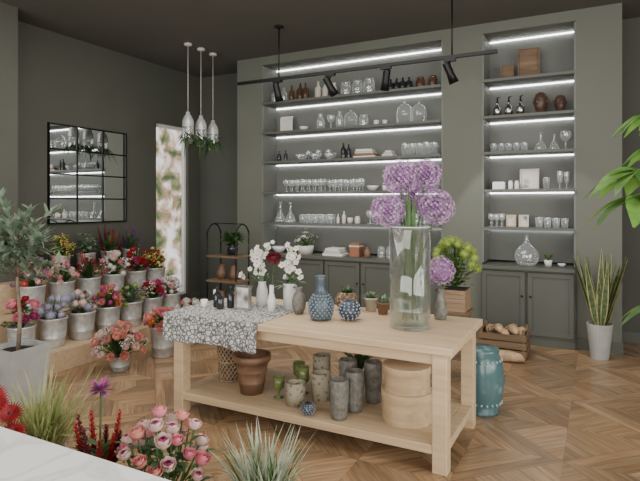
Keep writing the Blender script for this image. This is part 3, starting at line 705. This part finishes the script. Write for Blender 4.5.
# ---------------------------------------------------------------- eucalyptus tree
m=MB(); c=Vector((-4.10,2.66,.001)); m.lathe(c,[(.001,0),(.135,0),(.17,.47),(.15,.47),(.145,.43),(.001,.43)],'conc',8,sq=True,sm=False)
m.lathe(c+Vector((0,0,.431)),[(.001,0),(.14,0)],'soil',8)
m.tube([c+Vector((0,0,.42)),c+Vector((.01,.01,.7)),c+Vector((-.01,0,.95)),c+Vector((0,0,1.15))],[.018,.015,.013,.012],'bark',8)
for i in range(42):
    a=R()*6.3; e=U(-.5,1.4); d=Vector((math.cos(a)*math.cos(e),math.sin(a)*math.cos(e),math.sin(e))); LL=U(.18,.38); p=c+Vector((0,0,U(1.0,1.32))); q=p+d*LL
    m.tube([p,p.lerp(q,.6)+Vector((0,0,.03)),q],[.006,.004,.002],'bark',4)
    for j in range(17):
        t=U(.2,1.05); b=R()*6.3; dd=(d*.7+Vector((math.cos(b),math.sin(b),U(-.3,.9)))*.8).normalized(); m.leaf(p.lerp(q,t),dd,U(.09,.16),.036,'olive' if j%3 else 'graygr',.1,3)
m.obj('potted_eucalyptus_tree')

# ---------------------------------------------------------------- flower stand and buckets
m=MB()
sy0,sy1=2.98,5.42
m.box(-4.97,-4.53,sy0,sy1,0,.20,'oak2'); m.box(-5.42,-4.97,sy0,sy1,0,.47,'oak2'); m.box(-5.59,-5.42,sy0,sy1,0,.76,'oak2'); m.box(-5.90,-5.59,3.66,sy1,0,.76,'oak2'); m.obj('tiered_flower_stand',.004)
def bucket(m,x,y,z,r,h,k='zinc'):
    pr=[(.001,0),(r*.78,0),(r*.8,.01),(r*.86,h*.3),(r*.88,h*.31),(r*.88,h*.34),(r*.87,h*.35),(r*.98,h*.93),(r*1.03,h*.95),(r*1.03,h),(r*.95,h),(r*.9,h*.85),(.001,h*.8)]
    m.lathe((x,y,z+.001),pr,k,40,20,.03)
def bouquet(name,x,y,z,r,h,blooms,n,spread,hh,fol='leaf',nf=70,bk='zinc',fl=.13,fw=.032,jit=.10):
    n=int(n*1.35)
    m=MB(); bucket(m,x,y,z,r,h,bk); base=Vector((x,y,z+h*.85))
    for i in range(n):
        f=(i+.5)/n; e=math.acos(1-f*.9); a=i*2.39996+R()*.4
        d=Vector((math.sin(e)*math.cos(a),math.sin(e)*math.sin(a),math.cos(e)))
        q=base+Vector((d.x*spread,d.y*spread,.05+d.z*hh))+Vector((U(-1,1)*.5,U(-1,1)*.5,U(-1,1)))*jit*.5
        m.tube([base,base.lerp(q,.55)+Vector((0,0,.02)),q],.0035,'leaf',4)
        kd,k,br=random.choice(blooms); br*=U(.65,1.15); nrm=(d+Vector((.25,-.35,.3))).normalized()
        if kd=='rose': m.rose(q,nrm,br,k)
        elif kd=='pom': m.pom(q,br,70,k,4,.24)
        elif kd=='daisy': m.daisy(q,nrm,br,16,k,'yellow',.15,.6,2)
        elif kd=='spike': m.spike(q-Vector((0,0,br)),(d.x*.4,d.y*.4,1),br*2.8,br*.36,36,k)
        elif kd=='sprig':
            for w in range(16):
                bb=q+Vector((U(-1,1),U(-1,1),U(-1,1)))*br; m.tube([q-Vector((0,0,br)),bb],.0015,'leaf',3); m.ball(bb,br*.16,k,6,4)
        elif kd=='leafy':
            for w in range(9):
                b=R()*6.3; m.leaf(q-Vector((0,0,br*.5)),(math.cos(b),math.sin(b),U(.2,1.5)),br*1.5,br*.45,k,.3,3)
    for i in range(nf):
        a=R()*6.3; e=U(.05,1.3); d=Vector((math.sin(e)*math.cos(a),math.sin(e)*math.sin(a),math.cos(e))); p=base+Vector((d.x*spread*.6,d.y*spread*.6,d.z*hh*.8))*U(.3,1.1)
        m.leaf(p,d+Vector((0,0,.4)),fl*U(.6,1.1),fw,fol if i%3 else 'leafd',.35,4)
    return m.obj(name)
T1=[('hydrangea_bucket',3.44,[('pom','lav',.055),('pom','lav',.05),('leafy','graygr',.05)],11,'graygr'),('dusty_flower_bucket',3.77,[('pom','lav',.04),('pom','blush',.04),('sprig','dred',.045),('pom','dred',.035),('pom','graygr',.04)],14,'graygr'),
('mixed_flower_bucket',4.10,[('rose','orange',.032),('rose','pink',.036),('pom','magenta',.03),('sprig','yellow',.04)],19,'leaf'),('green_chrysanthemum_bucket',4.42,[('pom','graygr',.035),('leafy','olive',.05),('pom','lime',.028)],18,'olive'),
('magenta_rose_bucket',4.74,[('rose','magenta',.036),('rose','pink',.036),('rose','red',.03),('sprig','blush',.04)],19,'leaf'),('white_rose_bucket',5.05,[('rose','blush',.036),('pom','wpetal',.03),('leafy','leaf',.04)],18,'graygr')]
for (nm,y,bl,n,f) in T1: bouquet(nm,-4.75,y,.20,.128,.28,bl,n,.13,.18,f)
bouquet('rose_and_lily_bucket',-4.76,3.12,.20,.12,.26,[('rose','pink',.04),('rose','magenta',.036),('rose','red',.036),('leafy','leaf',.05)],16,.12,.24,'leaf')
T2=[('gerbera_bucket',3.52,[('rose','magenta',.038),('rose','pink',.04),('daisy','red',.045),('daisy','pink',.045),('sprig','purpd',.05)],20,'leaf'),('carnation_bucket',3.87,[('pom','pink',.035),('rose','blush',.036),('sprig','wpetal',.045),('leafy','leaf',.05)],18,'leaf'),
('dark_celosia_bucket',4.22,[('pom','dred',.035),('sprig','red',.045),('leafy','leafd',.05),('spike','red',.05)],17,'leafd'),('peony_bucket',4.57,[('rose','blush',.042),('rose','pink',.036),('pom','wpetal',.035),('sprig','wpetal',.05)],19,'leaf'),
('red_rose_bucket',4.92,[('rose','red',.036),('rose','magenta',.034),('sprig','red',.045),('spike','dred',.05)],21,'leafd'),('yellow_flower_bucket',5.25,[('sprig','yellow',.045),('daisy','yellow',.035),('rose','red',.03)],20,'leafy')]
for (nm,y,bl,n,f) in T2: bouquet(nm,-5.2,y,.47,.128,.28,bl,n,.135,.22,f)
T3=[('celosia_bucket',3.83,[('spike','dred',.075),('leafy','leaf',.05)],18,'leafd'),('green_foliage_bucket',4.19,[('sprig','yellow',.05),('leafy','leafy',.06)],20,'leaf'),
('eucalyptus_bucket',4.55,[('leafy','graygr',.06),('leafy','olive',.05)],22,'olive'),('amaranth_bucket',4.91,[('spike','dred',.07),('spike','red',.055),('leafy','leaf',.05)],18,'leaf'),('purple_flower_bucket',5.26,[('spike','purpd',.06),('sprig','magenta',.045),('leafy','leaf',.05)],22,'leaf')]
for (nm,y,bl,n,f) in T3: bouquet(nm,-5.66,y,.76,.11,.22,bl,n,.115,.20,f)
bouquet('salmon_rose_bouquet',-4.08,3.66,0,.10,.14,[('rose','salmon',.036),('rose','blush',.034),('rose','pink',.036),('sprig','wpetal',.04)],34,.23,.25,'leaf',110)
bouquet('coral_rose_bucket',-4.05,4.20,0,.13,.32,[('rose','salmon',.038),('rose','pink',.036),('rose','orange',.03)],22,.15,.17,'leaf')
bouquet('cream_rose_bucket',-4.15,4.66,0,.13,.32,[('rose','salmon',.036),('rose','wpetal',.036),('leafy','leafd',.05)],18,.14,.17,'leafd')

# ---------------------------------------------------------------- plant rack at back left
m=MB(); cx,cy=-4.32,5.66
for sx in(-.23,.23):
    for sy in(-.14,.14): m.tube([(cx+sx,cy+sy,0.001),(cx+sx,cy+sy,1.22)],.010,'black',8)
    m.tube([(cx+sx,cy-.14,1.22),(cx+sx,cy-.08,1.30),(cx+sx,cy,1.33),(cx+sx,cy+.08,1.30),(cx+sx,cy+.14,1.22)],.010,'black',8)
for z in(.25,.60,.92): m.box(cx-.24,cx+.24,cy-.15,cy+.15,z-.025,z,'crate')
m.tube([(cx-.23,cy,1.33),(cx+.23,cy,1.33)],.008,'black'); m.obj('metal_plant_rack')
m=MB(); c=Vector((-4.25,5.66,.921)); m.lathe(c,[(.001,0),(.06,0),(.085,.15),(.075,.15),(.001,.13)],'smoke',20)
for i in range(140):
    a=R()*6.3; m.leaf(c+Vector((0,0,.14)),(math.cos(a),math.sin(a),U(.5,3.5)),U(.2,.42),.045,'leafd' if i%2 else 'leaf',.5,5)
m.obj('potted_fern')
for x,z in((-4.42,.60),(-4.22,.60),(-4.42,.25),(-4.22,.25)): L('amber_vase',x,5.66,[(.001,0),(.05,0),(.07,.08),(.04,.16),(.045,.2),(.035,.2)],'terra',18,z=z)

# ---------------------------------------------------------------- counter + foreground plants
m=MB(); m.box(-3.4,-.62,.28,.90,.0,.92,'cab'); m.box(-3.43,-.60,.22,.937,.92,.96,'marble'); m.obj('marble_counter',.004)
def clump(name,x,y,h,n,Lr,W,k,tilt=1.0,droop=.45,r=.11,kb='zinc'):
    m=MB(); bucket(m,x,y,0,r,h,kb); base=Vector((x,y,h*.9))
    for i in range(n):
        a=R()*6.3; p=base+Vector((U(-.05,.05),U(-.05,.05),0)); m.leaf(p,(math.cos(a)*U(.05,tilt),math.sin(a)*U(.05,tilt),1),U(*Lr),W,k if R()<.75 else ('leafy' if k=='grass' else 'leaf'),U(.1,droop),6,.2,.6)
    m.obj(name)
clump('ornamental_grass',-2.46,1.72,.36,340,(.3,.60),.010,'grass',.9,.6)
clump('variegated_spider_grass',-1.22,1.84,.34,360,(.25,.50),.011,'vgrass',.65,.5)
m=MB(); bucket(m,-2.16,1.30,0,.11,.42)
for i,(dx,dy,z) in enumerate(((0,0,.82),(.06,-.06,.74),(-.06,.05,.76),(.08,.03,.68),(0,-.1,.66),(-.1,-.04,.7),(.12,-.03,.6),(.03,.05,.74))):
    q=Vector((-2.16+dx,1.30+dy,z)); m.tube([(-2.16,1.30,.36),q],.005,'leaf'); m.daisy(q,(.4,-.5,.8),.058,24,'red','dred',.12,.6,3)
m.obj('red_gerbera_bucket')
m=MB(); x,y=-1.99,1.67; bucket(m,x,y,0,.10,.36)
m.tube([(x,y,.3),(x+.01,y,.76)],.005,'leaf')
q=Vector((x+.01,y,.765))
for i in range(80):
    a=R()*6.3; m.leaf(q,(math.cos(a),math.sin(a),U(-.3,1.2)),U(.05,.08),.010,'purpd' if i%2 else 'magenta',.1,2)
for i in range(9):
    a=i*.7; m.spike((x+.06*math.cos(a),y+.06*math.sin(a),.42),(.2*math.cos(a),.2*math.sin(a),1),U(.14,.26),.026,60,'dred' if i%2 else 'red')
for i in range(24):
    a=R()*6.3; m.leaf((x,y,.32+U(0,.2)),(math.cos(a),math.sin(a),U(.3,1.5)),U(.1,.17),.03,'leaf',.3,4)
m.obj('purple_thistle_bucket')
m=MB(); x,y=-1.64,1.71; bucket(m,x,y,0,.12,.34)
for i in range(28):
    f=(i+.5)/28; e=math.acos(1-f*.9); a=i*2.4+R()*.4; q=Vector((x+math.sin(e)*math.cos(a)*.19,y+math.sin(e)*math.sin(a)*.18,.50+.18*math.cos(e)+U(-.035,.035)))
    m.tube([(x,y,.32),(x+(q.x-x)*.6,y+(q.y-y)*.6,.42),q],.004,'leaf',5); m.rose(q,(q.x-x,q.y-y,.35),U(.022,.029),('blush','pink','blush','salmon')[i%4],'pink' if i%2 else 'magenta',1.2)
    for w in range(4): a=R()*6.3; m.leaf(q-Vector((0,0,.03)),(math.cos(a),math.sin(a),.3),.035,.012,'leaf',0,2)
for i in range(130):
    a=R()*6.3; rr=U(0,.15); m.leaf((x+rr*math.cos(a),y+rr*math.sin(a),U(.36,.58)),(math.cos(a),math.sin(a),U(0,1)),U(.05,.09),.032,'leaf' if i%2 else 'leafd',.3,4)
m.obj('blush_rose_bucket')

# ---------------------------------------------------------------- lights
def area(name,loc,rot,sx,sy,e,col=(1,1,1)):
    l=bpy.data.lights.new(name,'AREA'); l.shape='RECTANGLE'; l.size=sx; l.size_y=sy; l.energy=e; l.color=col
    o=bpy.data.objects.new(name,l); o.location=loc; o.rotation_euler=rot; S.collection.objects.link(o); return o
area('daylight_front_window',(-1.7,YF+.05,1.9),(math.radians(90),0,0),6.8,2.8,350,(1,.97,.92))
area('daylight_right_window',(XR-.05,1.3,1.9),(math.radians(90),0,math.radians(90)),5.4,2.6,260,(1,.97,.91))
area('ceiling_fill',(-2.5,3.4,H-.05),(0,0,0),3.5,3.0,125,(1,.95,.87))  # added fill lamp under the ceiling, no fixture there
for i,(x,dx,dy,dz) in enumerate(((-3.43,.12,.25,-1),(-1.356,.35,.35,-1))):
    l=bpy.data.lights.new('spot','SPOT'); l.energy=60; l.spot_size=1.2; l.shadow_soft_size=.04; o=bpy.data.objects.new('track_spot_glow',l); o.location=(x+dx*.12,5.46+dy*.12,2.8); o.rotation_euler=Vector((dx,dy,dz)).to_track_quat('-Z','Y').to_euler(); S.collection.objects.link(o)
w=bpy.data.worlds.new('World'); S.world=w; w.use_nodes=True; bg=w.node_tree.nodes['Background']; bg.inputs[0].default_value=(.90,.94,1,1); bg.inputs[1].default_value=1.0

cam=bpy.data.cameras.new('camera'); co=bpy.data.objects.new('camera',cam); S.collection.objects.link(co)
co.location=(0,0,1.6); co.rotation_euler=(math.radians(90),0,math.radians(27.6)); cam.lens=30.1; cam.sensor_width=36; cam.shift_y=-.0586; cam.clip_start=.02
S.camera=co
print('DONE',len(bpy.data.objects))
